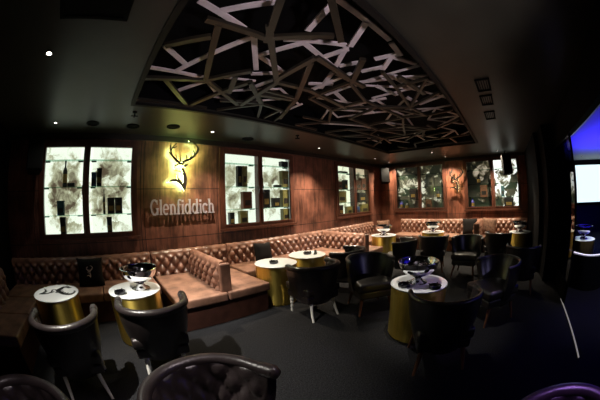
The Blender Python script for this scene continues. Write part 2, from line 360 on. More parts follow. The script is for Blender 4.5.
def slat(seg, z, wd, h, m, par):
    x0, y0, x1, y1 = seg; l = math.hypot(x1-x0, y1-y0)
    k = math.atan2(y1-y0, x1-x0)
    bm = B(-l/2-wd*.3, l/2+wd*.3, -wd/2, wd/2, -h/2, h/2)
    ob('slat', bm, m, par, loc=((x0+x1)/2-2.9, (y0+y1)/2-1.7, z), rot=(0, 0, k))
for i, q in enumerate(LIGHT): slat(q, .0011*(i % 7), .05 if i < 34 else .027, .016, light_strip_m, lat)
for i, q in enumerate(DARK): slat(q, .0011*(i % 7), .05 if i < 26 else .032, .03, dark_strip_m, lat2)

# ------------------------------------------------------------------ ceiling fittings
DL_LAB = ['bright downlight alone on the bare ceiling at far left', 'downlight by the left speaker above the first lit cabinet', 'bright downlight above the raised lettering and stag on the left wall',
          'downlight between the second and third lit cabinets', 'downlight near the far end of the ceiling recess by the left wall', 'downlight above the speaker in the far corner',
          'downlight at the far end of the ceiling in front of the far wall', 'downlight above the small stag emblem on the far wall', 'downlight above the far right cabinet and hanging speaker']
def disc_fit(name, label, cat, x, y, r, inner, group):
    t = thing(name, label, cat, (x, y, CEIL), 0, group)
    bm = bmesh.new(); lathe(bm, [(r*.7, -.004), (r*.74, -.018), (r, -.012), (r, 0)], 28); ob('trim_ring', bm, steel_dull if inner else black_m, t, True)
    bm = bmesh.new(); lathe(bm, [(0, -.012), (r*.69, -.008), (r*.69, -.002)], 24); ob('lens' if inner else 'grille', bm, lamp_m if inner else grille_m, t, True)
    return t
for (x, y, e, c, a), lb in zip(DOWN, DL_LAB): disc_fit('downlight', lb, 'ceiling light', x, y, .036, True, 'lit ceiling downlights')
for x, y, lb in ((-.32, 3.66, 'round dark ceiling speaker above the middle of the first lit cabinet'), (.33, 3.72, 'round dark ceiling speaker above the right end of the first lit cabinet'),
                 (.95, 3.60, 'round dark ceiling speaker above the large stag emblem'), (2.4, 3.8, 'round dark ceiling speaker above the second lit cabinet')):
    disc_fit('ceiling_speaker', lb, 'ceiling speaker', x, y, .105, False, 'round ceiling speakers')
for x, y, lb in ((.28, 3.13, 'fire sprinkler hanging near the corner of the ceiling recess'), (3.0, 3.15, 'fire sprinkler in front of the second lit cabinet')):
    t = thing('fire_sprinkler', lb, 'sprinkler', (x, y, CEIL), 0, 'fire sprinklers')
    bm = bmesh.new(); lathe(bm, [(.035, 0), (.03, -.012), (.01, -.014), (.01, -.05), (0, -.05)], 16); ob('stem', bm, black_m, t, True)
    bm = bmesh.new(); box(bm, -.045, .045, -.007, .007, -.06, -.05); box(bm, -.007, .007, -.045, .045, -.0605, -.0495); ob('deflector', bm, black_m, t)
for x, y, l, lb in ((2.73, .03, .34, 'nearest of three slotted air vents right of the ceiling recess'), (3.22, .04, .36, 'middle of three slotted air vents right of the ceiling recess'), (3.89, .05, .4, 'farthest of three slotted air vents right of the ceiling recess')):
    t = thing('air_vent', lb, 'air vent', (x, y, CEIL), 0, 'slotted air vents')
    bm = bmesh.new()
    for s in (-1, 1): box(bm, -l/2, l/2, s*.075-.012, s*.075+.012, -.012, 0); box(bm, s*(l/2-.012)-.012, s*(l/2-.012)+.012, -.063, .063, -.012, 0)
    ob('frame', bm, black_m, t)
    for k in range(4): ob('blade', B(-l/2+.025, l/2-.025, -.05+k*.03, -.04+k*.03, -.01, -.001), black_m, t)
t = thing('ceiling_hatch', 'dark square hatch in the ceiling at upper left', 'ceiling hatch', (-.34, .95, CEIL))
ob('panel', B(-.23, .23, -.42, .42, -.008, 0), black_m, t)
bm = bmesh.new()
for s in (-1, 1): box(bm, s*.245-.015, s*.245+.015, -.45, .45, -.014, 0); box(bm, -.23, .23, s*.435-.015, s*.435+.015, -.014, 0)
ob('frame', bm, black_m, t)

# ------------------------------------------------------------------ wall speakers
def wall_speaker(label, loc, rz, tilt, wall_vec):
    t = thing('wall_speaker', label, 'speaker', loc, 0, 'black wall speakers')
    R_ = Matrix.Rotation(rz, 4, 'Z') @ Matrix.Rotation(tilt, 4, 'X')
    bm = bmesh.new()
    pts = [(-.15, 0), (.15, 0), (.11, .22), (-.11, .22)]
    a = [bm.verts.new((x, y, -.25)) for x, y in pts]; b = [bm.verts.new((x, y, .25)) for x, y in pts]
    bm.faces.new(a[::-1]); bm.faces.new(b)
    for i in range(4): bm.faces.new((a[i], a[(i+1) % 4], b[(i+1) % 4], b[i]))
    bmesh.ops.transform(bm, matrix=R_, verts=bm.verts); ob('cabinet', bm, spk_m, t, bevel=.012)
    bm = bmesh.new(); box(bm, -.135, .135, -.012, -.001, -.23, .23, R_); ob('grille', bm, grille_m, t, bevel=.004)
    bm = bmesh.new(); a = R_ @ Vector((0, .1, .255)); tube(bm, [a, a+Vector((0, 0, .07)), Vector(wall_vec)+Vector((0, 0, a.z+.07))], .014, 8)
    ob('bracket', bm, black_m, t, True)
    return t
wall_speaker('black loudspeaker hung on the wall left of the first lit cabinet', (-1.30, 3.84, 2.28), .35, -.2, (0, .33, 0))
wall_speaker('black loudspeaker hung in the far corner left of the far wall cabinets', (7.5, 3.82, 2.27), -.9, -.12, (.33, .1, 0))
wall_speaker('black loudspeaker hanging in front of the far right cabinet', (7.1, -.22, 2.28), -1.2, -.2, (.2, .0, .12))

# ------------------------------------------------------------------ lit display cabinets (local: x along the wall to the right, y into the wall)
def local_root(name, label, cat, axis, u, v, z):
    t = thing(name, label, cat, (u, YA, z) if axis == 0 else (XB, u, z)); t.rotation_euler = (0, 0, 0 if axis == 0 else -PI/2); return t
def frame_rect(bm, x0, x1, z0, z1, wd, y0, y1):
    box(bm, x0, x0+wd, y0, y1, z0, z1); box(bm, x1-wd, x1, y0, y1, z0, z1)
    box(bm, x0+wd, x1-wd, y0, y1, z0, z0+wd); box(bm, x0+wd, x1-wd, y0, y1, z1-wd, z1)
FR = (0.16, .47, .785)
ITEM_TAG = []
def cabinet(axis, u, gap, pw, z0, z1, label, mats, fr, items, where):
    """two glazed doors over one recess. u: where the left pane starts, gap: from one pane's start to the next"""
    t = local_root('display_cabinet', label, 'display cabinet', axis, u, 0, 0); t['group'] = 'built-in display cabinets'
    W = gap+pw; m = .075
    bm = bmesh.new(); frame_rect(bm, -m, W+m, z0-m, z1+m, m, -.035, .02); box(bm, pw+.052, gap-.052, -.03, .0, z0, z1); box(bm, (pw+gap)/2-.012, (pw+gap)/2+.012, .0, .14, z0, z1)
    ob('frame', bm, frame_wood, t)
    bm = bmesh.new(); box(bm, -m-.03, W+m+.03, -.07, -.036, z0-m-.02, z0-m+.025); ob('ledge', bm, frame_wood, t)
    for k in (0, 1):
        x0 = k*gap
        bm = bmesh.new(); frame_rect(bm, x0-(.0 if k == 0 else .05), x0+pw+(.05 if k == 0 else 0), z0, z1, .028, -.045, -.0)
        d = ob('door', bm, frame_wood, t)
        ob('pane', B(x0+.028, x0+pw-.028, -.026, -.022, z0+.028, z1-.028), glass_m, d)
        hx = x0+pw+.02 if k == 0 else x0-.02
        bm = bmesh.new(); tube(bm, [(hx, -.047, 1.7), (hx, -.07, 1.7), (hx, -.07, 1.84), (hx, -.047, 1.84)], .006, 8); ob('handle', bm, steel_dull, d, True)
        ob('back_panel', B(x0-.06 if k else x0-.02, x0+pw+(.02 if k else .06), .145, .155, z0-.02, z1+.02), mats[k], t)
        for f in fr:
            zz = z1-f*(z1-z0)
            s = ob('shelf', B(x0-.05*k, x0+pw+.05*(1-k), .01, .14, zz-.004, zz+.004), shelf_m, t); s['label'] = 'clear glass shelf'
            for xx in (x0+.045, x0+pw-.045):
                ob('shelf_bracket', B(xx-.045, xx+.045, .08, .14, zz-.02, zz-.0045), black_m, t)
    bm = bmesh.new(); box(bm, -.028, W+.028, .0, .14, z0-.03, z0-.004); box(bm, -.028, W+.028, .0, .14, z1+.004, z1+.028)
    box(bm, -.029, -.003, .0, .14, z0-.003, z1+.003); box(bm, W+.003, W+.029, .0, .14, z0-.003, z1+.003); ob('lining', bm, mats[2], t)
    for it in items:
        k, fa, fb, sh, h, col, kind, lb = it
        cx = k*gap+pw*(fa+fb)/2; wd = max(.03, pw*(fb-fa))
        zz = (z1-fr[sh]*(z1-z0)+.0045) if sh < 3 else z0+.0005-.004+.0
        dep = min(.055, wd*.5)
        p = Matrix.Translation(t.location) @ Matrix.Rotation(t.rotation_euler.z, 4, 'Z') @ Vector((cx, .075, zz))
        if kind == 'bottle':
            q = thing('bottle', lb, 'bottle', p, t.rotation_euler.z, 'bottles and cartons in the '+where)
            r = min(.058, wd/2); bm = bmesh.new(); lathe(bm, [(0, 0), (r*.95, 0), (r, .01), (r, h*.58), (r*.85, h*.66), (r*.36, h*.76), (r*.32, h*.9), (0, h*.9)], 20); ob('body', bm, box_m[col], q, True)
            bm = bmesh.new(); lathe(bm, [(0, h*.9), (r*.4, h*.9), (r*.4, h), (0, h)], 16); ob('cap', bm, lab_m['dark'], q, True)
            bm = bmesh.new(); lathe(bm, [(r*1.01, h*.15), (r*1.02, h*.16), (r*1.02, h*.48), (r*1.01, h*.49)], 20); ob('label', bm, lab_m['gold'], q, True)
        else:
            q = thing('carton', lb, 'carton', p, t.rotation_euler.z, 'bottles and cartons in the '+where)
            ob('body', B(-wd/2, wd/2, -dep, dep*.9, 0, h*.86 if h > .12 else h), box_m[col], q, bevel=.003)
            if h > .12:
                ob('lid', B(-wd/2-.002, wd/2+.002, -dep-.002, dep*.9+.002, h*.862, h), box_m[col], q, bevel=.003)
                ob('label', B(-wd*.32, wd*.32, -dep-.003, -dep-.0005, h*.2, h*.5), lab_m['gold' if col in ('black',) else 'dark'], q)
    return t
GW = (.93, 1, .84)
bl1 = backlit('marble_sheet_bright', 1.15, 1, .34, .66, GW); bl1b = backlit('marble_sheet_bright_second', 1.15, 2, .34, .66, GW)
bl2 = backlit('marble_sheet_pale', 1.1, 3, .40, .78, GW); bl2b = backlit('marble_sheet_pale_second', 1.1, 4, .42, .8, GW)
bl3 = backlit('marble_sheet_warm', 1.1, 5, .40, .75, (.95, 1, .75)); bl3b = backlit('marble_sheet_brown', .7, 6, .32, .55, (.9, .75, .5), scale=7)
DIM = dict(mid=(.12, .10, .05, 1), end=(.008, .009, .007), facet=.3)
bl4 = backlit('marble_sheet_dim', .8, 7, .30, .46, (.95, .88, .68), False, 4, **DIM); bl4b = backlit('marble_sheet_dim_second', .9, 8, .31, .47, (.95, .9, .72), False, 5, **DIM)
bl5 = backlit('marble_sheet_dusk', .5, 9, .29, .45, (.95, .78, .58), False, 4, **DIM); bl5b = backlit('marble_sheet_white', 1.3, 12, .45, .58, (1, 1, .95), False, 3.5, **DIM)
lin1 = emit('cabinet_lining_glow', GW, .35); lin2 = pbr('cabinet_lining', (.1, .07, .05), .6)  # first lining emits: light spilling from the sheets is put into its material
W1, W2, W3 = 'first lit cabinet', 'second lit cabinet', 'third lit cabinet'
cabinet(0, -1.22, .90, PW, 1.1046, 2.4519, 'wide glowing display cabinet nearest the left speaker, with two glazed doors', (bl1, bl1b, lin1), (.16, .465, .78), [
    (0, .5, .62, 1, .40, 'black', 'bottle', 'tall black bottle on the middle shelf of the first lit cabinet, left door'),
    (0, .64, .82, 1, .06, 'black', 'carton', 'low black case beside the tall black bottle in the first lit cabinet'),
    (0, .37, .55, 2, .22, 'teal', 'carton', 'teal grey carton on the third shelf of the first lit cabinet'),
    (0, .43, .57, 3, .28, 'black', 'carton', 'black carton at the bottom behind the left door of the first lit cabinet'),
    (1, .02, .14, 1, .22, 'blue', 'carton', 'slim blue carton behind the right door of the first lit cabinet'),
    (1, .15, .27, 1, .28, 'black', 'carton', 'black carton right beside the slim blue carton in the first lit cabinet'),
    (1, .30, .36, 2, .38, 'black', 'bottle', 'thin dark bottle left of the black carton pair in the first lit cabinet'),
    (1, .41, .58, 2, .25, 'black', 'carton', 'left carton of the broad black pair in the first lit cabinet'),
    (1, .59, .76, 2, .25, 'black', 'carton', 'right carton of the broad black pair in the first lit cabinet'),
    (1, .38, .5, 3, .26, 'black', 'carton', 'black carton at the bottom behind the right door of the first lit cabinet')], W1)
cabinet(0, 2.10, .89, PW, 1.1046, 2.4519, 'glowing display cabinet right of the raised lettering on the left wall', (bl2, bl2b, lin1), (.14, .47, .785), [
    (0, .46, .58, 1, .40, 'black', 'carton', 'tall black carton on the middle shelf of the second lit cabinet, left door'),
    (0, .59, .74, 1, .40, 'olive', 'carton', 'tall olive carton next to the tall black one in the second lit cabinet'),
    (0, .60, .87, 2, .33, 'rust', 'carton', 'broad rust brown carton on the third shelf of the second lit cabinet'),
    (0, .02, .1, 2, .12, 'black', 'carton', 'small black carton at the left edge of the second lit cabinet'),
    (0, .2, .33, 3, .24, 'black', 'carton', 'black carton at the bottom left of the second lit cabinet'),
    (0, .5, .73, 3, .26, 'olive', 'carton', 'broad olive carton at the bottom of the second lit cabinet, left door'),
    (1, .03, .27, 2, .37, 'black', 'carton', 'tall broad black carton behind the right door of the second lit cabinet'),
    (1, .4, .62, 2, .2, 'black', 'carton', 'short black carton right of the tall black one in the second lit cabinet'),
    (1, .02, .1, 1, .28, 'black', 'bottle', 'slender black bottle at the left edge behind the right door of the second lit cabinet'),
    (1, .5, .68, 1, .05, 'black', 'carton', 'flat black case on the middle shelf of the second lit cabinet'),
    (1, .72, .97, 0, .12, 'black', 'carton', 'black carton on the top shelf of the second lit cabinet'),
    (1, .73, .97, 1, .36, 'olive', 'carton', 'olive carton on the middle shelf at the right edge of the second lit cabinet'),
    (1, .73, .97, 2, .37, 'olive', 'carton', 'olive carton on the third shelf at the right edge of the second lit cabinet'),
    (1, .73, .97, 3, .26, 'olive', 'carton', 'olive carton at the bottom right of the second lit cabinet')], W2)
cabinet(0, 5.38, .90, PW, 1.1046, 2.4519, 'display cabinet at the far end of the left wall, left door brighter than the right', (bl3, bl3b, lin2), (.15, .49, .76), [
    (0, .16, .36, 1, .22, 'rust', 'carton', 'rust coloured carton behind the left door of the third lit cabinet'),
    (0, .54, .72, 1, .27, 'black', 'carton', 'black carton right of the rust one in the third lit cabinet'),
    (0, .1, .6, 2, .32, 'olive', 'carton', 'broad olive carton on the third shelf of the third lit cabinet'),
    (0, .3, .75, 0, .05, 'black', 'carton', 'flat black case on the top shelf of the third lit cabinet'),
    (0, .14, .38, 3, .27, 'black', 'carton', 'black carton at the bottom left of the third lit cabinet'),
    (0, .65, .97, 3, .22, 'olive', 'carton', 'olive carton at the bottom middle of the third lit cabinet'),
    (1, .1, .45, 1, .3, 'brown', 'carton', 'brown carton on the middle shelf behind the right door of the third lit cabinet'),
    (1, .5, .85, 1, .36, 'rust', 'carton', 'rust red carton on the middle shelf behind the right door of the third lit cabinet'),
    (1, .3, .8, 2, .28, 'black', 'carton', 'broad black carton behind the right door of the third lit cabinet'),
    (1, .08, .28, 3, .2, 'blue', 'carton', 'small blue carton at the bottom behind the right door of the third lit cabinet'),
    (1, .45, .95, 3, .26, 'olive', 'carton', 'olive carton at the bottom right corner of the third lit cabinet')], W3)
cabinet(1, 3.59, .91, PWB, 1.147, 2.505, 'dim display cabinet on the far wall left of the small stag emblem', (bl4, bl4b, lin2), (.2, .5, .78), [
    (0, .08, .28, 3, .3, 'violet', 'bottle', 'violet blue bottle at the bottom left of the dim far wall cabinet'),
    (0, .6, .9, 2, .34, 'black', 'carton', 'black carton on the third shelf of the dim far wall cabinet, left door'),
    (0, .35, .5, 3, .24, 'grey', 'bottle', 'grey bottle at the bottom of the dim far wall cabinet, left door'),
    (1, .15, .4, 3, .3, 'brown', 'carton', 'brown carton at the bottom of the dim far wall cabinet, right door'),
    (1, .6, .78, 2, .3, 'black', 'bottle', 'black bottle on the third shelf of the dim far wall cabinet, right door'),
    (1, .3, .5, 1, .28, 'grey', 'carton', 'grey carton on the middle shelf of the dim far wall cabinet, right door')], 'dim far wall cabinet')
cabinet(1, 1.15, .94, PWB, 1.147, 2.505, 'display cabinet on the far wall behind the hanging speaker, right door glaring white', (bl5, bl5b, lin2), (.2, .5, .78), [
    (0, .1, .3, 3, .3, 'violet', 'bottle', 'violet bottle at the bottom left of the far right cabinet'),
    (0, .55, .85, 2, .34, 'brown', 'carton', 'brown carton behind the left door of the far right cabinet'),
    (0, .4, .6, 1, .28, 'black', 'bottle', 'black bottle on the middle shelf behind the left door of the far right cabinet'),
    (1, .22, .36, 2, .3, 'teal', 'carton', 'teal carton on the third shelf behind the white glaring door'),
    (1, .35, .75, 3, .28, 'black', 'carton', 'broad black carton at the bottom behind the white glaring door')], 'far right cabinet')

# ------------------------------------------------------------------ stag emblem
DS = .0031
def dpt(p): return ((p[0]-185)*DS, (347-p[1])*DS)
def stag(bm, z0, z1, k=1.0, wk=1.0):
    T = lambda pts: [(x*k, y*k) for x, y in map(dpt, pts)]
    plate(bm, T([(166, 236), (172, 224), (184, 236), (194, 256), (201, 285), (199, 312), (190, 345), (184, 348), (174, 332), (160, 314), (145, 304), (120, 300), (88, 306), (100, 294), (122, 286), (146, 290), (138, 272), (152, 283), (166, 296), (177, 310), (181, 298), (180, 278), (175, 255)]), z0, z1)
    plate(bm, T([(176, 218), (188, 208), (208, 204), (203, 216), (188, 225)]), z0, z1)
    plate(bm, T([(126, 216), (150, 205), (168, 199), (180, 205), (172, 214), (150, 215), (134, 222), (126, 224)]), z0, z1)
    plate(bm, T([(122, 224), (131, 222), (133, 231), (125, 234)]), z0, z1)
    S_ = lambda pts, a, b: stroke(bm, T(pts), [a*DS*k*wk, b*DS*k*wk], z0, z1)
    S_([(126, 238), (145, 245), (168, 250)], 4, 3)
    S_([(160, 203), (140, 191), (122, 175), (108, 158), (104, 140), (112, 122), (124, 109), (136, 97)], 11, 4)
    S_([(110, 160), (100, 155), (93, 147)], 7, 3); S_([(104, 142), (100, 126), (102, 106)], 8, 3); S_([(113, 124), (124, 122), (138, 114)], 7, 3)
    S_([(134, 187), (138, 172), (132, 158)], 7, 3); S_([(166, 198), (160, 180), (164, 160)], 7, 3)
    S_([(172, 201), (190, 190), (215, 180), (240, 164), (258, 142), (263, 118), (252, 97), (230, 84), (206, 82)], 11, 4)
    S_([(192, 189), (198, 174), (195, 157)], 7, 3); S_([(216, 180), (224, 162), (220, 146)], 7, 3); S_([(240, 164), (244, 145), (232, 128)], 7, 3); S_([(259, 140), (268, 126), (269, 106)], 7, 3)
def wall_stag(label, axis, u, z, k, hk):
    t = thing('stag_emblem', label, 'emblem', (u, YA, z) if axis == 0 else (XB, u, z), 0 if axis == 0 else -PI/2)
    bm = bmesh.new(); stag(bm, .115, .13, k, 1.25 if k > .9 else 1.9); o = ob('plate', bm, bronze, t, rot=(PI/2, 0, 0))
    for x, y in ((-.01, .10), (0, .45)): ob('standoff', B(x*k-.006, x*k+.006, -.107, 0, y*k-.006, y*k+.006), black_m, t)
    # light sheet on the back of the plate, shining on the wall
    bm = bmesh.new(); stag(bm, .111, .1145, k, .8); ob('halo_light', bm, emit('halo_glow_%d' % axis, (.6, 1, .3) if axis == 0 else (1, .85, .4), hk), t, rot=(PI/2, 0, 0))
    return t
wall_stag('large bronze stag emblem with a yellow halo above the raised lettering', 0, 1.31, 1.745, 1.0, 110)
wall_stag('small dark stag emblem with a warm halo between the far wall cabinets', 1, 1.45, 1.62, .84, 9)

# ------------------------------------------------------------------ raised lettering
def arc(cx, cy, rx, ry, a0, a1, n=14): return [(cx+rx*math.cos(math.radians(a0+(a1-a0)*i/n)), cy+ry*math.sin(math.radians(a0+(a1-a0)*i/n))) for i in range(n+1)]
def serif(x, y, w=.30): return ([(x-w/2, y), (x+w/2, y)], .07)
def stem(x, y0, y1, w=.15): return ([(x, y0), (x, y1)], w)
GL = {
 'G': (.92, [(arc(.44, .5, .36, .47, 45, 318), .15), stem(.74, .02, .42), ([(.55, .42), (.9, .42)], .08), ([(.72, .68), (.72, .96)], .06)]),
 'l': (.38, [stem(.19, 0, 1), serif(.19, .035, .34), ([(.04, .965), (.2, .965)], .07)]),
 'e': (.68, [(arc(.34, .35, .26, .32, 5, 310), .13), ([(.1, .36), (.61, .36)], .08)]),
 'n': (.80, [stem(.2, 0, .68), serif(.2, .035, .34), ([(.05, .645), (.2, .645)], .07), (arc(.4, .42, .2, .24, 165, 0), .12), stem(.6, 0, .44), serif(.6, .035, .34)]),
 'f': (.48, [stem(.2, 0, .8), serif(.2, .035, .34), (arc(.36, .8, .16, .17, 180, 40), .11), ([(.05, .64), (.42, .64)], .08)]),
 'i': (.38, [stem(.19, 0, .68), serif(.19, .035, .34), ([(.04, .645), (.2, .645)], .07), ([(.19, .8), (.19, .95)], .16)]),
 'd': (.80, [(arc(.34, .34, .24, .31, 0, 360, 22), .13), stem(.6, 0, 1), ([(.45, .965), (.6, .965)], .07), ([(.6, .035), (.78, .035)], .07)]),
 'c': (.64, [(arc(.34, .34, .25, .31, 45, 318), .13), ([(.54, .5), (.54, .62)], .12)]),
 'h': (.82, [stem(.2, 0, 1), serif(.2, .035, .34), ([(.05, .965), (.2, .965)], .07), (arc(.4, .42, .2, .24, 165, 0), .12), stem(.6, 0, .44), serif(.6, .035, .34)])}
WORD = 'Glenfiddich'
tot = sum(GL[c][0] for c in WORD); kx = 1.17/tot; ky = .245
t = thing('wall_lettering', 'silver raised lettering on the wood wall below the large stag emblem', 'sign', (.72, YA, 1.36))
x = 0
for ch in WORD:
    bm = bmesh.new()
    for j, (pts, wd) in enumerate(GL[ch][1]): stroke(bm, [(p[0]*kx, p[1]*ky) for p in pts], wd*(kx+ky)/2, .06, .078+.0004*j)
    box(bm, .19*kx-.004, .19*kx+.004, .3*ky, .3*ky+.008, 0, .06)
    ob('letter', bm, chrome_letter, t, loc=(x, 0, 0), rot=(PI/2, 0, 0)); x += GL[ch][0]*kx

# ------------------------------------------------------------------ tufted banquettes
DW, DH, DD = .165, .21, .07
def puff(u, v):
    a, b = u/DW, v/DH
    s, q = a+b, a-b
    return (abs(math.sin(PI*s))*abs(math.sin(PI*q)))**.6
def tufted(bm, length, height, thick, double=False, org=(0, 0, 0), ang=0):
    """upholstered back: buttoned face(s), rolled top, flat ends. local x along the length, y=0 front face, y=thick rear"""
    r = thick/2; prof = []       # (y, z, ny, nz, v, weight)
    nv = max(4, int(height/.018))
    for i in range(nv+1):
        z = (height-r)*i/nv; prof.append((0, z, -1, 0, z, min(1, (height-r-z)/.04+.0) if i > 0 else 0))
    for i in range(1, 9):
        a = PI*i/9; prof.append((r-r*math.cos(a), height-r+r*math.sin(a), -math.cos(a), math.sin(a), 0, 0))
    for i in range(nv+1):
        z = (height-r)*(1-i/nv); prof.append((thick, z, 1, 0, z, (min(1, (height-r-z)/.04) if i < nv else 0) if double else 0))
    nu = max(6, int(length/.0185)); rows = []
    ca, sa = math.cos(ang), math.sin(ang)
    for j in range(nu+1):
        u = length*j/nu; edge = min(1, u/.03, (length-u)/.03)
        row = []
        for y, z, ny, nz, v, wt in prof:
            d = DD*(puff(u, v)-.25)*wt*max(edge, .0) if wt else 0
            if ny < 0 and nz > .2 or (nz > .2): d = .006*math.sin(2*PI*u/DW)*edge*.6
            y2, z2 = y+ny*d, z+nz*d
            row.append(bm.verts.new((org[0]+ca*u-sa*y2, org[1]+sa*u+ca*y2, org[2]+z2)))
        rows.append(row)
    grid_faces(bm, rows, True)
    bm.faces.new(rows[0]); bm.faces.new(rows[-1])
def soft_box(x0, x1, y0, y1, z0, z1, bulge=.012, n=14):
    """a seat squab: rounded edges and a slightly crowned, uneven top"""
    bm = bmesh.new(); box(bm, x0, x1, y0, y1, z0, z1)
    bmesh.ops.bevel(bm, geom=list(bm.edges), offset=.028, segments=4, affect='EDGES', profile=.6)
    return bm
SEATZ = .42
def banquette(label, x, y, rz, length, seat_d, h=.80, back=True, nseat=2):
    """wall sofa: local x along the wall, y=0 the wall side, seat towards -y"""
    t = thing('banquette', label, 'sofa', (x, y, 0), rz, 'buttoned brown leather banquettes')
    th = .13
    bm = bmesh.new(); tufted(bm, length, h-.40, th, False, (0, -th-.005, .40)); ob('backrest', bm, leather, t, True, ang=60)
    w = length/nseat
    for k in range(nseat):
        ob('seat', soft_box(k*w+.004, (k+1)*w-.004, -seat_d, -th+.03, .30, SEATZ), suede, t, True)
    ob('base', B(.01, length-.01, -seat_d+.03, -.01, .0, .2995), suede_dark, t, bevel=.006)
    return t
banquette('brown buttoned banquette running along the dark wall at far left', XL+.02, 2.2, PI/2, 1.2, .70)      # left return, facing +x
banquette('long brown buttoned banquette under the first lit cabinet and the lettering', -1.96, YA-.02, 0, 2.60, .76, nseat=3)
banquette('brown buttoned banquette under the second lit cabinet', 2.06, YA-.02, 0, 1.74, .76)
banquette('brown buttoned banquette under the third lit cabinet', 5.30, YA-.02, 0, 1.72, .76)
banquette('buttoned banquette on the far wall left of the far divider', XB-.02, 3.4, -PI/2, 2.0, .78, .84, nseat=3)
banquette('buttoned banquette on the far wall at right of the far divider', XB-.02, .62, -PI/2, 1.44, .78, .84)
def divider(label, x, y, rz, length, seat_l, seat_r, wx0, wx1, h=.80, wl=.62, wr=.58):
    """back-to-back bench standing out from the wall together with its stretch of wall back; local y=0 at the wall, room towards -y"""
    t = thing('divider_bench', label, 'sofa', (x, y, 0), rz, 'divider benches')
    th = .13; o = .20
    bm = bmesh.new(); tufted(bm, length-.06, h-.405, th, True, (-th/2, -o, .405), -PI/2); ob('backrest', bm, leather, t, True, ang=60)
    bm = bmesh.new(); tufted(bm, wx1-wx0, h-.40, .13, False, (wx0, -.135, .40)); q = ob('wall_backrest', bm, leather, t, True, ang=60)
    bm = bmesh.new(); box(bm, -th/2-.012, th/2+.012, -length-o, -length-o+.056, .405, h-.02); ob('end_panel', bm, leather, t, bevel=.02)
    if seat_l: ob('seat', soft_box(-wl-th/2, -.006, -length-o-.04, -.17, .30, SEATZ-.004), suede, t, True)
    if seat_r: ob('seat', soft_box(.006, wr+th/2, -length-o-.04, -.17, .30, SEATZ-.004), suede, t, True)
    ob('base', B((-wl-th/2+.03) if seat_l else -.05, (wr+th/2-.03) if seat_r else .05, -length-o-.01, -.01, 0, .2995), suede_dark, t, bevel=.006)
    return t
divider('back-to-back brown buttoned bench standing out from the wall right of the lettering', 1.36, YA-.02, 0, 1.2, 1, 1, -.70, .68)
divider('back-to-back brown buttoned bench beyond the two middle drum tables', 4.56, YA-.02, 0, 1.2, 1, 1, -.74, .72)
divider('short buttoned bench standing out from the far wall below the right cabinet', XB-.02, .72, -PI/2, 1.05, 1, 0, -.67, .09, .84)

# ------------------------------------------------------------------ cushions
def pillow(name, label, w, h, th, mat, loc, rot, emblem=False, group='scatter cushions'):
    bm = bmesh.new(); n = 16; top, bot = [], []
    for j in range(n+1):
        ra, rb = [], []
        for i in range(n+1):
            a, b = 2*i/n-1, 2*j/n-1
            pin = 1-.06*(1-abs(a))*abs(b)**2-.0; k = max(0, (1-a**4)*(1-b**4))**.6
            x = a*w/2*(1-.07*(1-b*b)*abs(a)); z = b*h/2*(1-.07*(1-a*a)*abs(b))
            va = bm.verts.new((x, -th/2*k, z)); ra.append(va)
            rb.append(va if i in (0, n) or j in (0, n) else bm.verts.new((x, th/2*k, z)))
        top.append(ra); bot.append(rb)
    grid_faces(bm, top)
    for a, b in zip(bot, bot[1:]):
        for i in range(n):
            try: bm.faces.new((a[i], b[i], b[i+1], a[i+1]))
            except ValueError: pass
    t = ob(name, bm, mat, None, True, loc, rot, ang=80); tag(t, label, 'cushion', group)
    if emblem:
        bm = bmesh.new(); stag(bm, 0, .003, .2, 1.6)
        e = ob('emblem', bm, print_w, t, loc=(.01, -th/2-.002, -.08), rot=(PI/2, 0, 0)); e['label'] = 'pale stag motif'
    return t
pillow('cushion', 'black square cushion with a pale stag motif on the left banquette', .44, .40, .15, cush_m, (-.40, 3.84, .615), (-.25, 0, -.1), True)
pillow('cushion', 'plain black cushion propped beside the second drum table from the left wall bench', .40, .36, .14, cush_m, (2.70, 3.86, .595), (-.25, .05, .05))
pillow('cushion', 'brown plush cushion on the banquette in the far corner', .46, .42, .15, cush_b, (7.05, 3.7, .64), (-.25, 0, -.65))
pillow('cushion', 'dark cushion leaning against the short bench on the far wall, at its left', .46, .46, .15, cush_m, (7.46, 1.02, .65), (-.25, 0, -PI/2+.2))
pillow('cushion', 'patterned brown cushion right of the short bench on the far wall', .46, .46, .15, cush_b, (7.46, .42, .65), (-.25, .1, -PI/2))

# ------------------------------------------------------------------ drum tables
def make_table(label, loc):
    t = thing('drum_table', label, 'table', loc, 0, 'round brass drum tables with pale tops')
    bm = bmesh.new(); lathe(bm, [(.295, 0), (.295, .02), (.31, .022), (.31, .588), (.30, .588)], 64); ob('drum', bm, brass, t, True)
    bm = bmesh.new(); lathe(bm, [(.30, .5885), (.318, .589), (.32, .592), (.32, .60), (.316, .604), (.30, .605)], 64); ob('table_top', bm, top_w, t, True)
    return t
TAB = [(-.84, 2.97, 'brass drum table with a black stag print on its white top, far left'), (.20, 2.89, 'brass drum table carrying the large steel bowl beside the left cushion'),
       (2.32, 3.00, 'brass drum table with a white top and one ashtray, right beside the wall bench end'), (3.05, 3.06, 'brass drum table with a white top in front of the second divider bench'),
       (2.55, .88, 'tall near brass drum table in mid-room carrying a steel bowl'), (5.72, 3.00, 'brass drum table with a steel bowl near the far corner'),
       (6.62, 1.95, 'drum table with a steel bowl before the far wall sofa, behind dark chairs'), (6.72, -.52, 'brass drum table with a steel bowl at the far right end of the wall sofa'),
       (5.45, -2.08, 'brass drum table inside the side booth under the screen')]
t0 = None
for x, y, lb in TAB:
    if t0 is None: t0 = make_table(lb, (x, y, 0))
    else: dup(t0, lb, (x, y, 0))
bm = bmesh.new(); stag(bm, 0, .0015, .62, 3.2)
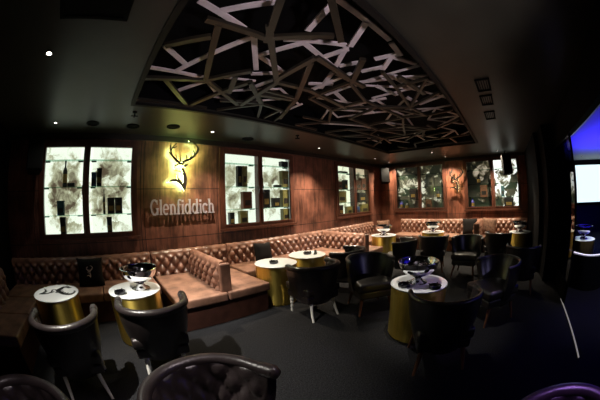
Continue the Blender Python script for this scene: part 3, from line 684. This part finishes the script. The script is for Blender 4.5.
tag(ob('table_print', bm, print_k, None, loc=(-1.08, 2.92, .6055), rot=(0, 0, -PI/2+.25)), 'black stag print lying on the white top of the far left drum table', 'print')

# ------------------------------------------------------------------ steel bowls
def make_bowl(label, loc):
    t = thing('wine_bowl', label, 'bowl', loc, 0, 'steel wine cooler bowls')
    bm = bmesh.new(); lathe(bm, [(0, .02), (.10, 0), (.112, .004), (.10, .014), (.06, .03), (.045, .05), (.06, .075), (0, .08)], 40); ob('foot', bm, steel, t, True)
    out = [(.05, .078), (.10, .088), (.15, .112), (.19, .15), (.212, .19), (.222, .235)]
    inn = [(.216, .235), (.205, .19), (.183, .153), (.145, .118), (.095, .096), (0, .09)]
    bm = bmesh.new(); lathe(bm, out+inn, 56); ob('bowl', bm, steel, t, True)
    bm = bmesh.new(); tube(bm, [(.222*math.cos(a*PI/24), .222*math.sin(a*PI/24), .237) for a in range(49)], .007, 8, False); ob('rim', bm, steel, t, True)
    return t
b0 = make_bowl('large steel bowl on the drum table beside the left cushion', (.29, 2.88, .6052))
for x, y, z, lb in ((2.54, .90, .6052, 'large steel bowl on the near drum table in mid-room'), (5.70, 3.0, .6052, 'steel bowl on the drum table near the far corner'),
                    (6.60, 1.95, .6052, 'steel bowl on the table before the far wall sofa'), (6.72, -.50, .6052, 'steel bowl on the far right drum table'), (5.45, -2.08, .6052, 'steel bowl on the table in the side booth')):
    dup(b0, lb, (x, y, z), .4)

# ------------------------------------------------------------------ ashtrays
def make_ash(label, loc, rz):
    t = thing('ashtray', label, 'ashtray', loc, rz, 'small black ashtrays')
    bm = bmesh.new(); lathe(bm, [(0, 0), (.062, 0), (.068, .006), (.07, .034), (.06, .036), (.05, .012), (0, .01)], 8); ob('dish', bm, ash_m, t)
    for k in range(4):
        bm = bmesh.new(); a = PI/4+k*PI/2; tube(bm, [(.045*math.cos(a), .045*math.sin(a), .036), (.075*math.cos(a), .075*math.sin(a), .038)], .006, 6); ob('rest', bm, steel_dull, t, True)
    return t
a0 = make_ash('black ashtray in front of the large steel bowl on the left', (.02, 2.76, .6052), .3)
for x, y, lb in ((2.26, 2.97, 'black ashtray on the drum table beside the wall bench end'), (3.06, 3.06, 'black ashtray on the drum table before the second divider bench'),
                 (2.36, .98, 'black ashtray left of the bowl foot on the near mid-room table'), (2.42, .66, 'black ashtray right of the bowl foot on the near mid-room table')):
    dup(a0, lb, (x, y, .6052), .7)
# folded card standing behind the ashtray on the second middle table
bm = bmesh.new(); 
for s in (-1, 1): box(bm, -.05, .05, -.002, .002, 0, .07, Matrix.Translation((0, s*.018, 0)) @ Matrix.Rotation(s*.25, 4, 'X'))
tag(ob('table_card', bm, print_k, None, loc=(3.14, 2.95, .6055), rot=(0, 0, .5)), 'small dark folded card beside the ashtray before the second divider bench', 'card')

# ------------------------------------------------------------------ tub chairs (local: facing +y)
def shell_path(n, arm=.10, rx=.33, ry=.31):
    """plan curve of the back: from the right arm tip round the back to the left arm tip, as (x, y, how far round)"""
    P = [(rx, arm*(1-i/3)) for i in range(3)]
    P += [(rx*math.cos(PI*i/n), -ry*math.sin(PI*i/n)) for i in range(n+1)]
    P += [(-rx, arm*(i+1)/3) for i in range(3)]
    return P
def rim_z(y, ry=.31, hi=.73, lo=.65, arm=.10):
    k = (y+ry)/(ry+arm); k = min(1, max(0, k)); return hi-(hi-lo)*(k*k*(3-2*k))
def ry_(dx, dy): return math.atan2(-dx, dy)
def make_chair(label, loc, rz, legs, tuft, hi=.70, lo=.68, rr=.034, arm=.14):
    t = thing('tub_chair', label, 'chair', loc, rz, 'black leather tub chairs')
    lea = chair_l if tuft else chair_k
    P = shell_path(32, arm); zb = .21; rim_h = lambda y: rim_z(y, .31, hi, lo, arm)
    bm = bmesh.new(); rows = []
    lens = [0]
    for a, b in zip(P, P[1:]): lens.append(lens[-1]+math.hypot(b[0]-a[0], b[1]-a[1]))
    fine = []
    m = 90
    for i in range(m+1):                                     # resample evenly along the curve
        s = lens[-1]*i/m; k = max(j for j in range(len(lens)) if lens[j] <= s+1e-9); k = min(k, len(P)-2)
        f = (s-lens[k])/(lens[k+1]-lens[k]); fine.append((P[k][0]+(P[k+1][0]-P[k][0])*f, P[k][1]+(P[k+1][1]-P[k][1])*f, s))
    ends = lambda i: min(1, i/4, (m-i)/4)
    for i, (x, y, s) in enumerate(fine):                     # outer skin, narrowing towards the seat rail
        zt = rim_h(y); row = []
        for q in range(9):
            h = q/8; k = .66+.34*math.sin(h*PI/2)**.9
            row.append(bm.verts.new((x*k, y*k, zb+(zt-zb)*h)))
        for q in range(15):                                  # buttoned inner skin
            h = 1-q/14; th = .045+.03*(1-h); k = .66+.34*math.sin(h*PI/2)**.9; l = math.hypot(x, y) or 1
            d = (.04*(puff(s*.95, (zt-zb)*h*.95)-.3) if tuft else .008*math.sin(PI*h))*ends(i)*min(1, (1-h)*5, h*8+.01)
            kk = k-(th+d)/l
            row.append(bm.verts.new((x*kk, y*kk, zb+.12+(zt-zb-.12)*h)))
        rows.append(row)
    grid_faces(bm, rows, True); bm.faces.new(rows[0]); bm.faces.new(rows[-1])
    ob('backrest', bm, lea, t, True, ang=70)
    bm = bmesh.new(); tube(bm, [(x*.955, y*.955, rim_h(y)+.004) for x, y, s in fine], [rr*(1+.17*(i < 6 or i > m-6)) for i in range(m+1)], 12)
    for e in (0, m):
        x, y, s = fine[e]; 
        lathe(bm, [(0, -rr*1.18), (rr*.72, -rr*.94), (rr*1.16, 0), (rr*.72, rr*.94), (0, rr*1.18)], 12, (x*.955, y*.955, rim_h(y)+.004))
    ob('rolled_rim', bm, lea, t, True, ang=70)
    bm = bmesh.new(); box(bm, -.262, .262, -.22, .315, .34, .45); bmesh.ops.bevel(bm, geom=list(bm.edges), offset=.045, segments=4, affect='EDGES', profile=.6)
    ob('seat', bm, lea, t, True)
    bm = bmesh.new(); box(bm, -.245, .245, -.20, .295, .24, .339); ob('seat_rail', bm, lea, t, bevel=.02)
    for sx in (-1, 1):
        if legs == 'white':
            bm = bmesh.new(); lathe(bm, [(.022, .24), (.022, .215), (.015, .205), (.024, .19), (.026, .175), (.015, .16), (.024, .145), (.024, .125), (.014, .112), (.022, .098), (.02, .06), (.012, .045), (.018, .03), (.014, 0)], 14, (sx*.205, .245, 0)); l = ob('leg', bm, white_w, t, True); l['label'] = 'white turned front leg'
            bm = bmesh.new(); tube(bm, [(sx*.17, -.16, .26), (sx*.18, -.18, .16), (sx*.19, -.205, .08), (sx*.2, -.245, .0)], [.022, .02, .017, .014], 8); l = ob('leg', bm, white_w, t, True); l['label'] = 'white curved rear leg'
        else:
            for sy, y0 in ((1, .22), (-1, -.15)):
                bm = bmesh.new(); tube(bm, [(sx*.19, y0, .26), (sx*.235, y0+sy*.06, 0)], [.026, .012], 10); l = ob('leg', bm, brown_w, t, True); l['label'] = 'tapered brown wooden leg'
    return t
cw = make_chair('black tub chair with its back to the camera at the far left drum table', (-.58, 2.04, 0), .05, 'white', True)
dup(cw, 'black tub chair with white legs in front of the table with the large left bowl', (.28, 2.16, 0), -.12)
dup(cw, 'black tub chair with white legs in front of the two middle drum tables', (2.33, 2.22, 0), -.18)
dup(cw, 'black tub chair half hidden beyond the one before the middle drum tables', (3.3, 2.42, 0), .3)
dup(cw, 'buttoned brown-black tub chair rising at the bottom middle, facing the camera side', (.25, .84, 0), ry_(.40, -.9))
dup(cw, 'dark tub chair cut off by the bottom left corner of the picture', (-.74, .82, 0), PI-.1)
dup(cw, 'dark tub chair tinged violet at the bottom right edge', (.64, -.52, 0), PI/2+.05)
cb = make_chair('black chair with brown legs nearest the camera at the mid-room table', (2.06, .44, 0), ry_(.85, .5), 'brown', False, .72, .70, .022, .10)
for x, y, dx, dy, lb in ((2.92, 1.74, -.6, -.8, 'black chair left of the mid-room table, its seat turned to the viewer'), (3.22, .02, -.7, .72, 'black chair with a blue-lit rim right of the mid-room table'),
                         (5.0, .72, -1, .1, 'black chair beyond the mid-room table, seat turned to the viewer'), (5.15, 1.5, 1, .2, 'black chair with its back to the viewer before the far wall sofa'),
                         (5.72, .10, .85, -.4, 'black chair left of the far right drum table'), (4.45, 1.95, -.2, 1, 'black chair between the mid-room table and the far corner table'),
                         (4.25, -.42, 1, -.1, 'black chair with a violet gleam before the far right drum table')):
    dup(cb, lb, (x, y, 0), ry_(dx, dy))

# ------------------------------------------------------------------ right side: smoked glass, booth, screen
t = thing('glass_partition', 'dark smoked glass panel with a steel post right of the black wall', 'partition', (4.2, -1.22, 0))
ob('pane', B(-.5, .52, -.005, .005, 0.28, 2.23), dark_glass, t)
bm = bmesh.new(); tube(bm, [(-.53, 0, 0), (-.53, 0, 2.25)], .018, 12); ob('post', bm, grille_m, t, True)
ob('base_rail', B(-.5, .52, -.02, .02, .0, .28), black_m, t, bevel=.004)
ob('top_rail', B(-.5, .52, -.02, .02, 2.232, 2.249), steel_dull, t)
# curved parapet with a lit edge
PP = [(4.70, -1.47), (4.52, -1.50), (4.38, -1.57), (4.22, -1.72), (4.18, -1.92), (4.25, -2.15), (4.45, -2.4), (4.8, -2.7), (5.3, -3.0)]
def smooth_pts(P, n=6):
    out = []
    for i in range(len(P)-1):
        p0, p1, p2, p3 = P[max(i-1, 0)], P[i], P[i+1], P[min(i+2, len(P)-1)]
        for k in range(n):
            s = k/n; out.append(tuple(.5*(2*p1[c]+(p2[c]-p0[c])*s+(2*p0[c]-5*p1[c]+4*p2[c]-p3[c])*s*s+(3*p1[c]-p0[c]-3*p2[c]+p3[c])*s**3) for c in (0, 1)))
    return out+[P[-1]]
pp = smooth_pts(PP)
t = thing('booth_parapet', 'low curved black wall with a glowing edge around the side booth', 'parapet', (4.6, -1.9, 0))
bm = bmesh.new(); stroke(bm, [(x-4.6, y+1.9) for x, y in pp], .1, 0, .54); ob('body', bm, pbr('parapet_black', (.006, .006, .008), .35), t, True)
bm = bmesh.new(); tube(bm, [(x-4.6, y+1.9, .553) for x, y in pp], .007, 8); ob('light_strip', bm, emit('edge_led', (.85, .8, 1), 1.5), t, True)
t = thing('screen', 'large pale glowing screen on the booth wall', 'television', (10.55, -4.75, 1.78))
ob('bezel', B(-.03, .04, -1.25, 1.25, -.76, .76), black_m, t, bevel=.01)
ob('display', B(-.036, -.031, -1.17, 1.17, -.68, .68), emit('screen_glow', (.72, .92, 1), 1.25), t)
disc_fit('downlight', 'small pinkish downlight on the blue booth ceiling', 'ceiling light', 9.3, -3.55, .05, True, 'lit ceiling downlights')
tag(ob('floor_strip', B(2.25, 3.85, -1.212, -1.198, 0, .012), emit('floor_led', (1, .92, .85), .2), None), 'thin pale light strip set along the floor at right', 'light strip')
